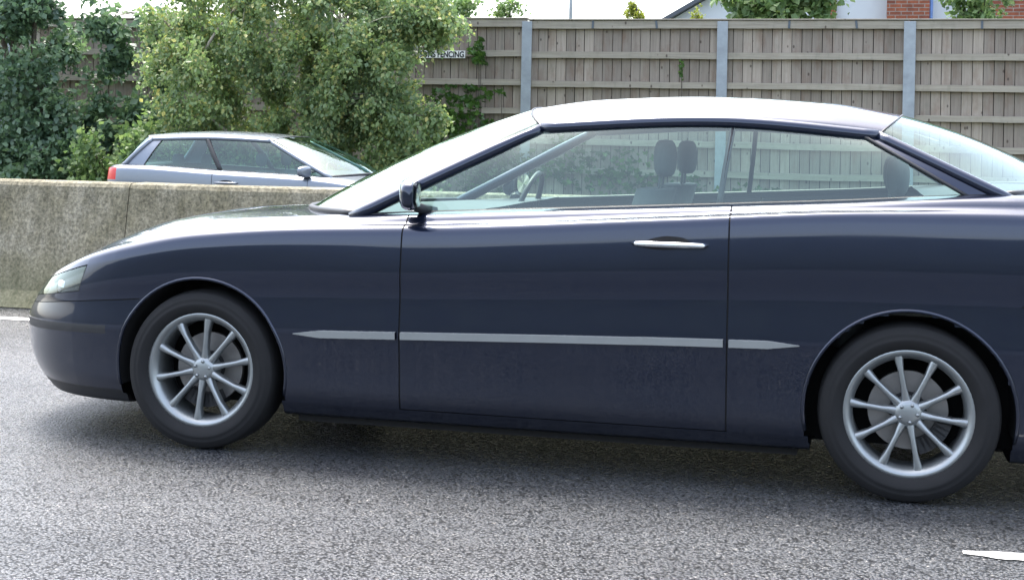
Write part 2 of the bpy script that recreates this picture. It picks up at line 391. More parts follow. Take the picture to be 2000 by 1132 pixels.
# ------------------------------------------------------------------ foliage
def leaf_cloud(C, D, per, spread, size, seed, droop=0.3, outward=None):
    """C: cluster centres (n,3); returns V,F arrays of bent leaf quads"""
    g = np.random.default_rng(seed); n = len(C) * per
    base = np.repeat(C, per, 0); tdir = np.repeat(D, per, 0)
    u = g.uniform(-1, 1, (n, 1)); pos = base + tdir * u * spread * 1.3 + g.normal(0, spread * 0.45, (n, 3))
    ax = g.normal(0, 1, (n, 3)); ax[:, 2] -= droop * 2; ax /= np.linalg.norm(ax, axis=1)[:, None]
    nr = g.normal(0, 1, (n, 3)); nr[:, 2] += 0.8; nr[:, 1] -= 0.5
    sd_ = np.cross(ax, nr); sd_ /= np.linalg.norm(sd_, axis=1)[:, None] + 1e-9
    up = np.cross(sd_, ax)
    L = size * g.uniform(0.5, 1.45, (n, 1)); W = L * g.uniform(0.32, 0.42, (n, 1))
    p0 = pos; p1 = pos + ax * L * 0.42 + sd_ * W + up * L * 0.1; p2 = pos + ax * L; p3 = pos + ax * L * 0.42 - sd_ * W + up * L * 0.1
    V = np.stack([p0, p1, p2, p3], 1).reshape(-1, 3)
    i = np.arange(n) * 4
    F = np.concatenate([np.stack([i, i + 1, i + 2], 1), np.stack([i, i + 2, i + 3], 1)], 0)
    return V, F
def fast_mesh(name, V, F, mat, parent):
    me = bpy.data.meshes.new(name); k = F.shape[1]
    me.vertices.add(len(V)); me.vertices.foreach_set('co', V.astype(np.float32).ravel())
    me.loops.add(F.size); me.loops.foreach_set('vertex_index', F.astype(np.int32).ravel())
    me.polygons.add(len(F)); me.polygons.foreach_set('loop_start', (np.arange(len(F)) * k).astype(np.int32))
    me.polygons.foreach_set('loop_total', np.full(len(F), k, np.int32))
    me.materials.append(mat); me.update(calc_edges=True); me.validate()
    return link(bpy.data.objects.new(name, me), parent)
def make_tree(name, label, cat, base, blobs, ncl, per, leaf, spread, lmat, bmat, seed, droop=0.3, trunk_r=0.06, group=None, stems=1, hole=0.0, limbs=14, shell=0.55):
    """blobs: list of (cx,cy,cz,rx,ry,rz,weight) in world coordinates"""
    g = np.random.default_rng(seed); bx, by, bz = base
    root = empty(name, base); tag(root, label, cat, group)
    W = np.array([b_[6] for b_ in blobs], float); W /= W.sum()
    pick = g.choice(len(blobs), ncl, p=W); B = np.array([b_[:6] for b_ in blobs])[pick]
    d = g.normal(0, 1, (ncl, 3)); d /= np.linalg.norm(d, axis=1)[:, None]
    r_ = g.uniform(0, 1, (ncl, 1)) ** (shell * 0.8); C = B[:, :3] + d * r_ * B[:, 3:6]
    # clumping: pull some clusters towards random foci, leaving gaps
    foci = C[g.choice(ncl, max(6, ncl // 22))]
    dist = np.linalg.norm(C[:, None, :] - foci[None], axis=2); j = dist.argmin(1)
    C = C + (foci[j] - C) * g.uniform(0.22, 0.72, (ncl, 1))
    C = C[C[:, 2] > 0.08]; C = C[C[:, 1] < FY - 0.12] if by < FY else C
    C = C - np.array(base)
    # limbs
    b = MB(); nodes = []
    top = max(c[2] + c[5] for c in blobs) - bz; cx = np.average([c[0] for c in blobs], weights=W) - bx; cyy = np.average([c[1] for c in blobs], weights=W) - by
    for s_ in range(stems):
        off = g.uniform(-.12, .12, 2) * (stems > 1); P = []; lean = g.uniform(-.5, .5, 2) * (stems > 1)
        for q in range(10):
            t = q / 9; P.append((off[0] + (cx + lean[0]) * t ** 1.5 + g.normal(0, .02), off[1] + (cyy + lean[1] * .5) * t ** 1.5 + g.normal(0, .02), top * 0.86 * t - (.3 if q == 0 else 0)))
        b.tube(P, [trunk_r * (1 - .82 * q / 9) for q in range(10)], 8); nodes += P[2:]
    tr = b; lb = MB()
    tgt = foci - np.array(base); tgt = tgt[g.permutation(len(tgt))[:limbs]]
    for t_ in tgt:
        cand = [p for p in nodes if p[2] < t_[2] + .1] or nodes
        p = min(cand, key=lambda q: (q[0] - t_[0]) ** 2 + (q[1] - t_[1]) ** 2 + 1.6 * (q[2] - t_[2] + .35) ** 2)
        P = [tuple(np.array(p) * (1 - u) + t_ * u + np.array([0, 0, .15 * math.sin(math.pi * u)]) + g.normal(0, .015, 3)) for u in np.linspace(0, 1, 7)]
        lb.tube(P, [trunk_r * .36 * (1 - .8 * u) for u in np.linspace(0, 1, 7)], 5)
        nodes += P[2:]
    nd = np.array(nodes); D = np.zeros_like(C)
    for i, c in enumerate(C):
        k = ((nd - c) ** 2).sum(1).argmin(); v = c - nd[k]; L = np.linalg.norm(v) + 1e-6; D[i] = v / L
        if i % 3 == 0 and L < 1.2: lb.tube([nd[k], nd[k] + v * .5 + np.array([0, 0, .05]), c + v / L * .1], [.007, .005, .002], 3, False)
    D[:, 2] -= droop; D /= np.linalg.norm(D, axis=1)[:, None] + 1e-6
    V, F = leaf_cloud(C, D, per, spread, leaf, seed + 1, droop)
    fast_mesh('crown', V, F, lmat, root)
    tr.V += []; tr.build('trunk', bmat, root, smooth=True); lb.build('branches', bmat, root, smooth=True)
    return root
# big birch-like tree in the middle
make_tree('birch_tree', 'tall bright yellow-green birch-like tree overhanging the fence between the shrubs and the bare fence', 'tree', (-7.6, 19.0, 0.1),
          [(-7.7, 18.6, 2.6, 2.2, 1.3, 1.9, 5), (-6.75, 18.5, 2.15, .98, 1.0, 1.15, 2.6), (-6.05, 18.6, 2.9, .75, .6, .28, .8), (-6.2, 18.7, 1.45, .75, .6, .6, .9), (-9.0, 18.7, 2.2, 1.1, 1.0, 1.6, 2.2), (-7.2, 18.9, 1.1, 1.5, .9, .8, 1.6), (-7.3, 18.9, 3.9, 2.3, 1.1, .8, 1.5), (-5.5, 18.7, 2.7, .42, .25, .09, .3)],
          2900, 40, 0.058, 0.125, M['leafbirch'], M['palebark'], 11, 0.55, 0.075, stems=4, limbs=40)
# darker broad-leaved shrubs at the left
make_tree('broadleaf_tree', 'dense dark blue-green broad-leaved tree filling the far left of the view', 'tree', (-12.4, 19.6, 0.1),
          [(-12.9, 19.4, 2.3, 1.6, 1.1, 1.5, 3), (-12.3, 19.4, .9, 1.5, .9, 1.0, 2), (-12.7, 19.5, 3.5, 1.4, .9, .8, 1), (-11.6, 19.4, 1.0, .9, .7, .9, 1)],
          1600, 26, 0.092, 0.13, M['leafdark'], M['bark'], 21, 0.15, 0.09, stems=3, limbs=26)
make_tree('sapling', 'thin young tree with sparse mid-green leaves and fence showing through, left of the birch', 'tree', (-10.7, 19.9, 0.1),
          [(-10.7, 19.8, 1.9, .75, .4, .9, 2), (-10.4, 19.8, .9, .9, .5, .8, 1.6), (-10.3, 19.7, 2.9, .7, .4, .5, .7), (-11.2, 19.8, 3.2, .8, .4, .35, .6)],
          330, 18, 0.11, 0.12, M['leafdark'], M['palebark'], 31, 0.1, 0.035, stems=2, limbs=14)
make_tree('understorey_bush', 'low dark bush at the foot of the trees, behind the small silver car', 'bush', (-9.6, 18.9, 0.1),
          [(-9.9, 18.7, .75, 1.5, .6, .75, 2), (-8.0, 18.8, .5, 1.8, .6, .7, 2), (-6.4, 19.2, .5, 1.0, .6, .7, 1)],
          620, 22, 0.085, 0.13, M['leafmid'], M['bark'], 41, 0.1, 0.04, stems=3, limbs=10)
# trees beyond the fence
make_tree('distant_tree', 'airy light-green tree top showing above the fence at the right edge of the birch', 'tree', (-8.3, 26, 0.1),
          [(-8.9, 26, 3.9, 1.2, .8, .6, 2), (-7.7, 26, 3.75, .6, .5, .35, .6)], 260, 16, 0.09, 0.14, M['leafmid'], M['bark'], 51, 0.2, 0.08, group='trees beyond the fence', limbs=10)
make_tree('distant_tree', 'small feathery sprig of a tree top above the fence, left of the thin lamp post', 'tree', (-6.4, 26, 0.1),
          [(-6.55, 26, 3.75, .3, .25, .16, 1), (-6.35, 26, 3.55, .5, .25, .1, .6)], 60, 12, 0.06, 0.09, M['leafmid'], M['bark'], 52, 0.2, 0.04, group='trees beyond the fence', limbs=5)
make_tree('conifer', 'small yellow-green pointed conifer tip poking above the fence', 'tree', (-4.05, 26, 0.1),
          [(-4.05, 26, 3.55, .28, .25, .14, 2), (-4.1, 26, 3.75, .14, .14, .12, 1), (-4.0, 26, 3.0, .4, .35, .5, 2)], 170, 20, 0.035, 0.05, M['leafyellow'], M['bark'], 53, -0.6, 0.04, group='trees beyond the fence', limbs=5)
make_tree('distant_tree', 'large-leaved dark green tree top above the fence in front of the white gable', 'tree', (-1.4, 26, 0.1),
          [(-1.35, 26, 4.1, 1.25, .7, .62, 3), (-.95, 26, 3.6, .55, .5, .4, 1), (-1.8, 26, 3.6, .55, .5, .35, .8)], 330, 16, 0.14, 0.14, M['leafmid'], M['bark'], 54, 0.5, 0.08, group='trees beyond the fence', limbs=12)
make_tree('distant_tree', 'mid-green leafy tree top above the fence right of the brick pier', 'tree', (2.0, 26, 0.1),
          [(1.95, 26, 4.05, .85, .6, .6, 2), (1.9, 26, 3.5, .4, .4, .3, .7)], 230, 16, 0.09, 0.12, M['leafmid'], M['bark'], 55, 0.3, 0.07, group='trees beyond the fence', limbs=10)
make_tree('distant_tree', 'tiny yellow-green shrub tip against the white gable, beside the roof edge', 'tree', (-2.9, 26, 0.1),
          [(-2.92, 26, 3.55, .16, .14, .16, 1), (-2.9, 26, 3.1, .25, .2, .3, 1)], 40, 12, 0.05, 0.06, M['leafyellow'], M['bark'], 56, 0.0, 0.03, group='trees beyond the fence', limbs=4)
# ivy on the fence
def ivy(name, label, patches, n, seed, size=0.085):
    g = np.random.default_rng(seed); root = empty(name, (patches[0][0], FY - .09, 0)); tag(root, label, 'ivy')
    w = np.array([p[2] * p[3] for p in patches]); pk = g.choice(len(patches), n, p=w / w.sum()); P = np.array(patches)[pk]
    a = g.uniform(0, 2 * np.pi, n); r_ = np.sqrt(g.uniform(0, 1, n)) * (1 + .25 * np.sin(3 * a + pk))
    C = np.stack([P[:, 0] + r_ * P[:, 2] * np.cos(a), FY - 0.09 - np.abs(g.normal(0, .05, n)), P[:, 1] + r_ * P[:, 3] * np.sin(a)], 1)
    C = C[C[:, 2] > .05] - np.array((patches[0][0], FY - .09, 0)); n = len(C)
    V = []; F = []
    shape = [(0, 0), (.55, -.15), (.42, .25), (.5, .55), (.15, .5), (0, 1), (-.15, .5), (-.5, .55), (-.42, .25), (-.55, -.15)]
    for i, c in enumerate(C):
        s_ = size * g.uniform(.6, 1.2); th = math.pi + g.normal(0, .6); tiltx = g.normal(.5, .35); tz = g.normal(0, .4); b0 = len(V)
        Mx = Matrix.Rotation(tz, 3, 'Z') @ Matrix.Rotation(tiltx, 3, 'X') @ Matrix.Rotation(th, 3, 'Y')
        for (u, v) in shape: V.append(Vector(c) + Mx @ Vector((u * s_, -.02 * abs(u), v * s_)))
        F.append(tuple(range(b0, b0 + 10)))
    mesh('leaves', V, F, M['leafivy'], root)
    for p in patches:
        b = MB(); x = p[0] - patches[0][0]
        b.tube([(x + .1, .02, 0), (x + .03, .015, p[1] * .5), (x, .01, p[1])], [.012, .008, .004], 5)
        b.build('stem', M['bark'], root)
    return root
ivy('ivy', 'glossy ivy patch climbing the fence under the third rail beside the birch',
    [(-5.9, 1.95, .36, .2), (-6.25, 1.75, .4, .3), (-6.3, 1.3, .55, .4), (-5.9, 1.3, .7, .33), (-5.65, 1.05, .8, .3), (-5.4, 1.99, .12, .06), (-6.2, .7, .8, .6), (-5.1, .8, .7, .25)], 1500, 61)
ivy('ivy', 'ivy tuft on the fence at the right end of the white sign', [(-5.78, 2.6, .13, .1), (-5.76, 2.75, .06, .12), (-5.74, 2.47, .12, .05)], 90, 62, 0.075)
ivy('ivy', 'thin ivy strand hanging on the boards in the middle of the fence', [(-2.63, 2.4, .02, .14), (-2.63, 2.25, .02, .1)], 26, 63, 0.05)
ivy('ivy', 'low ivy spread along the foot of the fence, seen through the dark car windows', [(-4.0, .9, .9, .3), (-3.2, .65, .8, .25), (-1.5, .4, 1.5, .25), (1.0, .4, 1.5, .2), (-4.3, 1.3, .25, .2)], 900, 64)
# grass tufts on the verge
g = np.random.default_rng(5); n = 16000
bx_ = g.uniform(-16, 4, n); by_ = g.uniform(17.7, 21.4, n); h = g.uniform(.08, .3, n)
a = g.uniform(0, 6.28, n); wv = .008; ln = g.normal(0, .06, (n, 2))
V = np.stack([np.stack([bx_ - wv * np.cos(a), by_ - wv * np.sin(a), np.zeros(n)], 1), np.stack([bx_ + wv * np.cos(a), by_ + wv * np.sin(a), np.zeros(n)], 1), np.stack([bx_ + ln[:, 0], by_ + ln[:, 1], h], 1)], 1).reshape(-1, 3)
gr = fast_mesh('grass', V, np.arange(3 * n).reshape(-1, 3), M['leafmid'], None); tag(gr, 'rough grass on the verge below the fence', 'grass', kind='stuff')

# ------------------------------------------------------------------ lamp post and house beyond the fence
lp = empty('lamp_post', (-4.86, 24, 0)); tag(lp, 'thin pale grey lamp post rising beyond the fence against the white sky', 'lamp post')
b = MB(); b.tube([(0, 0, 0), (0, 0, 1.2)], .07, 12); b.tube([(0, 0, 1.2), (0, 0, 6.5)], [.032, .026], 12); b.build('pole', M['lampgrey'], lp, smooth=True)
b = MB(); b.box(-.05, .5, -.09, .09, 6.45, 6.56); b.build('lamp_head', M['lampgrey'], lp, bevel=.02)
hs_ = empty('house', (0.5, 30, 0)); tag(hs_, 'white-rendered house gable with red brick piers and a dark sloping roof edge beyond the fence', 'house')
def HX(x): return x - 0.5
b = MB(); P = [(-4.6, 0), (8, 0), (8, 5.0), (1.7, 7.1), (-4.4, 3.56), (-4.6, 3.44)]
V = [(HX(x), 0, z) for x, z in P] + [(HX(x), 9, z) for x, z in P]; k = len(P)
b.add(V, [tuple(range(k))] + [tuple(range(2 * k - 1, k - 1, -1))] + [(i, i + k, (i + 1) % k + k, (i + 1) % k) for i in range(k)]); b.build('wall', M['render'], hs_)
b = MB()
for (xa, za), (xb, zb) in (((-4.75, 3.37), (1.7, 7.12)), ((8.1, 5.0), (1.7, 7.12))):
    V = []
    for (x, z) in ((xa, za), (xb, zb)):
        for y in (-.25, 9.2):
            V += [(HX(x), y, z), (HX(x), y, z + .09)]
    b.add(V, [(0, 1, 5, 4), (2, 6, 7, 3), (0, 4, 6, 2), (1, 3, 7, 5), (0, 2, 3, 1), (4, 5, 7, 6)])
b.build('roof', M['roof'], hs_)
for xa, xb, d_ in ((0.45, 1.27, .35), (2.35, 4.4, .2), (-.72, -.55, .12)):
    b = MB(); b.box(HX(xa), HX(xb), -d_, -.003, 0, 5.6 if xa < 2 else 4.9); b.build('brick_pier', M['brick'], hs_)
b = MB(); b.tube([(HX(1.31), -.06, 0), (HX(1.31), -.06, 5.5)], .035, 10); b.build('downpipe', M['bluepipe'], hs_, smooth=True)
b = MB(); b.box(HX(-.15), HX(.2), -.004, -.001, 4.02, 4.05); 

# ------------------------------------------------------------------ cars
def hermite(tab, x):
    X = np.array([t[0] for t in tab]); Y = np.array([t[1] for t in tab]); x = np.clip(x, X[0], X[-1])
    d = np.diff(Y) / np.diff(X); m = np.zeros(len(X)); m[0] = d[0]; m[-1] = d[-1]
    for i in range(1, len(X) - 1): m[i] = 0 if d[i - 1] * d[i] <= 0 else 2 * d[i - 1] * d[i] / (d[i - 1] + d[i])
    i = np.clip(np.searchsorted(X, x) - 1, 0, len(X) - 2); h_ = X[i + 1] - X[i]; t = (x - X[i]) / h_
    return ((2 * t ** 3 - 3 * t ** 2 + 1) * Y[i] + (t ** 3 - 2 * t ** 2 + t) * h_ * m[i] + (-2 * t ** 3 + 3 * t ** 2) * Y[i + 1] + (t ** 3 - t ** 2) * h_ * m[i + 1])
def catmull(P, t):
    i = int(min(max(math.floor(t), 0), len(P) - 2)); u = t - i
    p0 = P[max(i - 1, 0)]; p1 = P[i]; p2 = P[i + 1]; p3 = P[min(i + 2, len(P) - 1)]
    k = 0.42
    m1 = (p2 - p0) * k; m2 = (p3 - p1) * k
    return (2 * u ** 3 - 3 * u ** 2 + 1) * p1 + (u ** 3 - 2 * u ** 2 + u) * m1 + (-2 * u ** 3 + 3 * u ** 2) * p2 + (u ** 3 - u ** 2) * m2
def grid_normals(G):
    du = np.zeros_like(G); dv = np.zeros_like(G)
    du[1:-1] = G[2:] - G[:-2]; du[0] = G[1] - G[0]; du[-1] = G[-1] - G[-2]
    dv[:, 1:-1] = G[:, 2:] - G[:, :-2]; dv[:, 0] = G[:, 1] - G[:, 0]; dv[:, -1] = G[:, -1] - G[:, -2]
    n_ = np.cross(du, dv); L = np.linalg.norm(n_, axis=2, keepdims=True)
    bad = L[..., 0] < 1e-9; n_ = n_ / np.maximum(L, 1e-9); n_[bad] = (0, 0, 1)
    return n_
def patch(f, nu, nv, flip=False):
    G = np.array([[f(i / nu, j / nv) for j in range(nv + 1)] for i in range(nu + 1)])
    F = []
    for i in range(nu):
        for j in range(nv):
            a = i * (nv + 1) + j; q = (a, a + nv + 1, a + nv + 2, a + 1); F.append(q[::-1] if flip else q)
    return G.reshape(-1, 3), F
def wheel_part(parent, x, y, side, rt, rr_, width, spokes, proto=None):
    if proto:
        w = link(bpy.data.objects.new('wheel', proto.data), parent)
        for ch in proto.children: c = ch.copy(); link(c, w)
    else:
        b = MB(); o = -1
        # rim barrel, lip, hub, spokes; outer face towards -y
        b.lathe([(rr_ - .012, width * .45), (rr_ - .03, width * .2), (rr_ - .03, -width * .3), (rr_ - .012, -width * .40), (rr_ + .004, -width * .44), (rr_ + .006, -width * .40)], 64)
        b.lathe([(0.0, -width * .36), (.03, -width * .36), (.045, -width * .33), (.055, -width * .25), (.055, width * .1)], 32)
        for k in range(spokes):
            an = 2 * math.pi * k / spokes
            Mx = Matrix.Rotation(an, 4, 'Y')
            V = []
            for r0, hw, yo in ((.04, .016, -.33), (.09, .010, -.36), (.15, .010, -.38), (rr_ - .02, .017, -.36)):
                for sx, dy in ((-1, .10), (-1, .02), (-.5, 0), (.5, 0), (1, .02), (1, .10)):
                    V.append(Mx @ Vector((r0, width * (yo + dy * 1.5), sx * hw)))
            F = []
            for s_ in range(3):
                for c in range(5): F.append((s_ * 6 + c, s_ * 6 + c + 1, s_ * 6 + 7 + c, s_ * 6 + 6 + c))
            b.add(V, F)
        for k in range(5):
            an = 2 * math.pi * (k + .5) / 5; q_ = Vector((.032 * math.cos(an), 0, .032 * math.sin(an)))
            b.tube([q_ + Vector((0, -width * .36, 0)), q_ + Vector((0, -width * .385, 0))], .0065, 6)
        w = b.build('wheel', M['alloy'], parent, smooth=False)
        for p_ in w.data.polygons: p_.use_smooth = True
        t = MB()
        t.lathe([(rr_ - .005, width * .42), (rr_ + .02, width * .5), (rt - .03, width * .5), (rt - .008, width * .44), (rt, width * .3), (rt + .001, 0), (rt, -width * .3), (rt - .008, -width * .44), (rt - .012, -width * .46), (rt - .03, -width * .505), (rt - .034, -width * .512), (rt - .038, -width * .508), (rr_ + .045, -width * .525), (rr_ + .041, -width * .532), (rr_ + .035, -width * .526), (rr_ + .012, -width * .485), (rr_ + .008, -width * .46), (rr_ - .005, -width * .40)], 72)
        t.build('tyre', M['rubber'], w, smooth=True)
        d_ = MB(); d_.lathe([(.0, -.0), (.14, -.0), (.14, .02), (0, .02)], 40); d_.build('brake_disc', M['disc'], w)
        d3 = MB()
        for a0 in np.linspace(-.55, .45, 8): d3.box(.10, .155, -.035, .035, -.013, .013, Matrix.Rotation(a0, 4, 'Y'))
        d3.build('brake_caliper', M['plastic'], w)
        d2 = MB(); d2.lathe([(0, -.012), (.062, -.012), (.066, -.002), (.066, .0)], 32); d2.build('hub', M['plastic'], w)
    w.location = (x, y, rt)
    w.rotation_euler = (0, random.uniform(0, 6), 0) if side < 0 else (0, random.uniform(0, 6), math.pi)
    return w

def build_car(c, loc, rz):
    root = empty(c['name'], loc, rz); tag(root, c['label'], 'car')
    w0 = c['w']; x0, x1 = c['x0'], c['x1']; fl, rl = c['fl'], c['rl']; nf = c.get('nf', 2.7)
    xa = x0 + fl; xb = x1 - rl
    def hw(x):
        if x < xa: return w0 * max(0, 1 - ((xa - x) / fl) ** nf) ** (1 / nf)
        if x > xb: return w0 * max(0, 1 - ((x - xb) / rl) ** nf) ** (1 / nf)
        return w0 * (1 - 0.012 * ((x - (xa + xb) / 2) / ((xb - xa) / 2)) ** 2 + .012 * 0)
    # small taper is kept out of the seams of the superellipse
    def hwc(x):
        m = (xa + xb) / 2; L = (x1 - x0) / 2
        base = w0 * (1 - .03 * ((x - m) / L) ** 2)
        if x < xa: return base * max(0, 1 - ((xa - x) / fl) ** nf) ** (1 / nf)
        if x > xb: return base * max(0, 1 - ((x - xb) / rl) ** nf) ** (1 / nf)
        return base
    S = set(np.round(np.arange(xa, xb, .03), 4))
    for th in np.linspace(0, math.pi / 2, 34):
        S.add(round(xa - fl * math.sin(th) ** (2 / nf), 5)); S.add(round(xb + rl * math.sin(th) ** (2 / nf), 5))
    for wx in c['wheels']:
        for q in np.arange(wx - .42, wx + .42, .015): S.add(round(q, 4))
    feats = []
    for q in c['seams']: feats += [q, q + .006]
    feats += c.get('cuts', [])
    S = [s for s in S if all(abs(s - f_) > .004 for f_ in feats)] + feats
    S = np.array(sorted(S))
    T = []
    segs = [4, 6, 4, 4, 6, 6, 6, 4, 5, 4, 4, 3, 3]
    for k, n_ in enumerate(segs): T += [k + q / n_ for q in range(n_)]
    T.append(13.0); tse = c['tseams']
    for q in tse: T = [t for t in T if abs(t - q) > .06 and abs(t - q - .05) > .06]
    for q in tse: T += [q, q + .05]
    for q in c.get('tcuts', []): T = [t for t in T if abs(t - q) > .05] + [q]
    T = np.array(sorted(T)); nh = len(T)
    full_t = np.concatenate([T[::-1], T[1:]]); side = np.array([-1] * (nh - 1) + [0] + [1] * (nh - 1)); nj = len(full_t)
    G = np.zeros((len(S), nj, 3))
    for i, x in enumerate(S):
        w = hwc(x); k = w / w0
        zc = hermite(c['zc'], x); zs = hermite(c['zs'], x); zb = hermite(c['zb'], x); zr = hermite(c['zr'], x); bo = hermite(c['bo'], x)
        Pn = [(0, zc), (.45 * w0, zc - .3 * (zc - zb) - .001), (w0 - bo, zb), (w0 - .012 - .42 * (bo - .012), zs + .46 * (zb - zs)), (w0 - .012, zs), (w0 + .004, zs - .38 * (zs - zr)), (w0 - .003, zs - .66 * (zs - zr)),
              (w0 + .003, zr), (w0 + .001, zr - .034), (w0 - .012, .5 * (zr - .045) + .12), (w0 - .02, .25), (w0 - .05, .185), (w0 - .14, .15), (0, .15)]
        Pn = [np.array((y * k, z)) for y, z in Pn]
        half = np.array([catmull(Pn, t) for t in T])
        fs = min(1, max(0, (xa + .1 - x) / fl)) ** 2; rs = min(1, max(0, (x - xb) / rl)) ** 2
        for j in range(nj):
            tt = full_t[j]; jj = int(np.argmin(np.abs(T - tt))); y, z = half[jj]; y = y * (side[j] if side[j] else 1)
            dx = fs * (c['nose'] * max(0, (z - .46) / .3) ** 1.4 + .09 * max(0, (.38 - z) / .2) ** 2) - rs * (c['tail'] * max(0, (z - .6) / .4) ** 1.2 + .09 * max(0, (.38 - z) / .2) ** 2)
            G[i, j] = (x + dx, y, z)
    Nn = grid_normals(G)
    cen = np.array([0, 0, .55]); sgn = np.sign((Nn * (G - cen)).sum(2)); flip = (np.median(sgn) < 0)
    if flip: Nn = -Nn
    groups = {}
    RA = c['ra']; RW = c['rt']
    ocab = c['cabin']
    for i in range(len(S) - 1):
        xm = (S[i] + S[i + 1]) / 2
        for j in range(nj - 1):
            tm = (full_t[j] + full_t[j + 1]) / 2; sd_ = -1 if j < nh - 1 else 1
            P = G[i, j] + G[i + 1, j] + G[i, j + 1] + G[i + 1, j + 1]; P = P / 4
            if tm > 3.5 and any((P[0] - wx) ** 2 + (P[2] - RW) ** 2 < RA ** 2 for wx in c['wheels']): continue
            if tm > 3.5 and any(abs(P[0] - wx) < RA * .93 and P[2] < RW for wx in c['wheels']) and tm < 12.2: continue
            lab = c['labels'](xm, tm, P)
            if lab is None: continue
            groups.setdefault((lab, sd_ if lab in ('door', 'headlight', 'tail_light') else 0), []).append((i, j))
    # snap wheel arch edge
    cnt = {}
    for k_, L in groups.items():
        for (i, j) in L:
            for a_ in ((i, j), (i + 1, j), (i, j + 1), (i + 1, j + 1)): cnt[a_] = cnt.get(a_, 0) + 1
    for (i, j), n_ in cnt.items():
        if n_ < 4 and full_t[j] > 3.4 and full_t[j] < 11.5:
            for wx in c['wheels']:
                dx, dz = G[i, j, 0] - wx, G[i, j, 2] - RW; d_ = math.hypot(dx, dz)
                if RA - .002 < d_ < RA + .035 and dz > -.04:
                    G[i, j, 0] = wx + dx / d_ * RA; G[i, j, 2] = RW + dz / d_ * RA
    mats = dict(body=c['paint'], door=c['paint'], bonnet=c['paint'], boot_lid=c['paint'], front_bumper=c['paint'], rear_bumper=c['paint'],
                seam=M['seam'], headlight=M['smokelamp'], tail_light=M['redlamp'], grille=M['plastic'], dashboard=M['plastic'], parcel_shelf=M['plastic'], front_lip=M['plastic'], bumper_strip=M['plastic'], sill=M['plastic'])
    objs = {}
    parts = []
    for (lab, sd_), L in groups.items():
        if lab != 'seam': parts.append(((lab, sd_), L)); continue
        left = set(L)
        while left:
            st = [left.pop()]; comp = []
            while st:
                q = st.pop(); comp.append(q)
                for d_ in ((1, 0), (-1, 0), (0, 1), (0, -1), (1, 1), (-1, -1), (1, -1), (-1, 1)):
                    r_ = (q[0] + d_[0], q[1] + d_[1])
                    if r_ in left: left.discard(r_); st.append(r_)
            parts.append(((lab, sd_), comp))
    for (lab, sd_), L in parts:
        idx = {}; V = []; NN = []; F = []
        for (i, j) in L:
            q = []
            for a_ in ((i, j), (i + 1, j), (i + 1, j + 1), (i, j + 1)):
                if a_ not in idx: idx[a_] = len(V); V.append(G[a_]); NN.append(Nn[a_])
                q.append(idx[a_])
            F.append(tuple(q[::-1]) if flip else tuple(q))
        nm = {'seam': 'panel_gap'}.get(lab, lab)
        if lab == 'seam': V = [np.array(v) - .004 * np.array(n_) for v, n_ in zip(V, NN)]
        o = mesh(nm, V, F, mats[lab], root, True, NN)
        objs[(lab, sd_)] = o
        if lab in ('headlight',):      # reflector bowl behind the lens
            V2 = [np.array(v) - .03 * np.array(n_) for v, n_ in zip(V, NN)]
            mesh('reflector', V2, F, M['bowl'], o, True)
            ctr = np.mean(V, 0)
            for q in (-.09, .07):
                k_ = int(np.argmin([abs(v[0] - ctr[0] - q * .8) + 2 * abs(v[2] - ctr[2]) for v in V])); c0 = np.array(V[k_]) - .022 * np.array(NN[k_])
                lb_ = MB(); lb_.lathe([(0, .0), (.02, .001), (.034, .008), (.04, .02)], 24)
                nv = Vector(NN[k_]); nv.z = 0; mq = Vector((0, 1, 0)).rotation_difference(nv).to_matrix() if nv.length > .1 else Matrix.Identity(3)
                lb_.V = [tuple(Vector(c0) + mq @ (Vector(v) * -1)) for v in lb_.V]
                lb_.build('lamp_bulb', M['chrome'], o, smooth=True)
    # arch liners + lips
    for wx in c['wheels']:
        for s_ in (-1, 1):
            def yb(x, z):
                i = int(np.argmin(np.abs(S - x))); rows = [j for j in range(nj) if side[j] == s_ and 4 < full_t[j] < 12]
                j = min(rows, key=lambda q: abs(G[i, q, 2] - z)); return abs(G[i, j, 1])
            V = []; F = []; n_ = 40; lip = []
            for k in range(n_ + 1):
                a_ = math.pi * (-.07 + 1.14 * k / n_); x = wx + RA * math.cos(a_); z = RW + RA * math.sin(a_)
                y = yb(x, max(z, .2)); lip.append((x, s_ * (y - .002), z))
                V += [(x, s_ * (y - .004), z), (wx + (RA + .004) * math.cos(a_), s_ * .5, RW + (RA + .004) * math.sin(a_))]
            for k in range(n_): F.append((2 * k, 2 * k + 1, 2 * k + 3, 2 * k + 2))
            mesh('wheel_arch', V, F, M['under'], root, True)
            b = MB(); b.tube(lip, .0075, 6); b.build('arch_lip', c['paint'], root, smooth=True)
    # underbody and cabin tub
    b = MB(); b.box(x0 + .35, x1 - .35, -.5, .5, .135, .62)
    b.box(c['wheels'][0] + RA + .02, c['wheels'][1] - RA - .02, -w0 + .12, w0 - .12, .125, .55); b.build('underbody', M['under'], root)
    # wheels
    pr = None
    for wx in c['wheels']:
        for s_ in (-1, 1):
            w_ = wheel_part(root, wx, s_ * (w0 - .015 - c['tw'] / 2), s_, c['rt'], c['rr'], c['tw'], c['spokes'], pr)
            pr = pr or w_
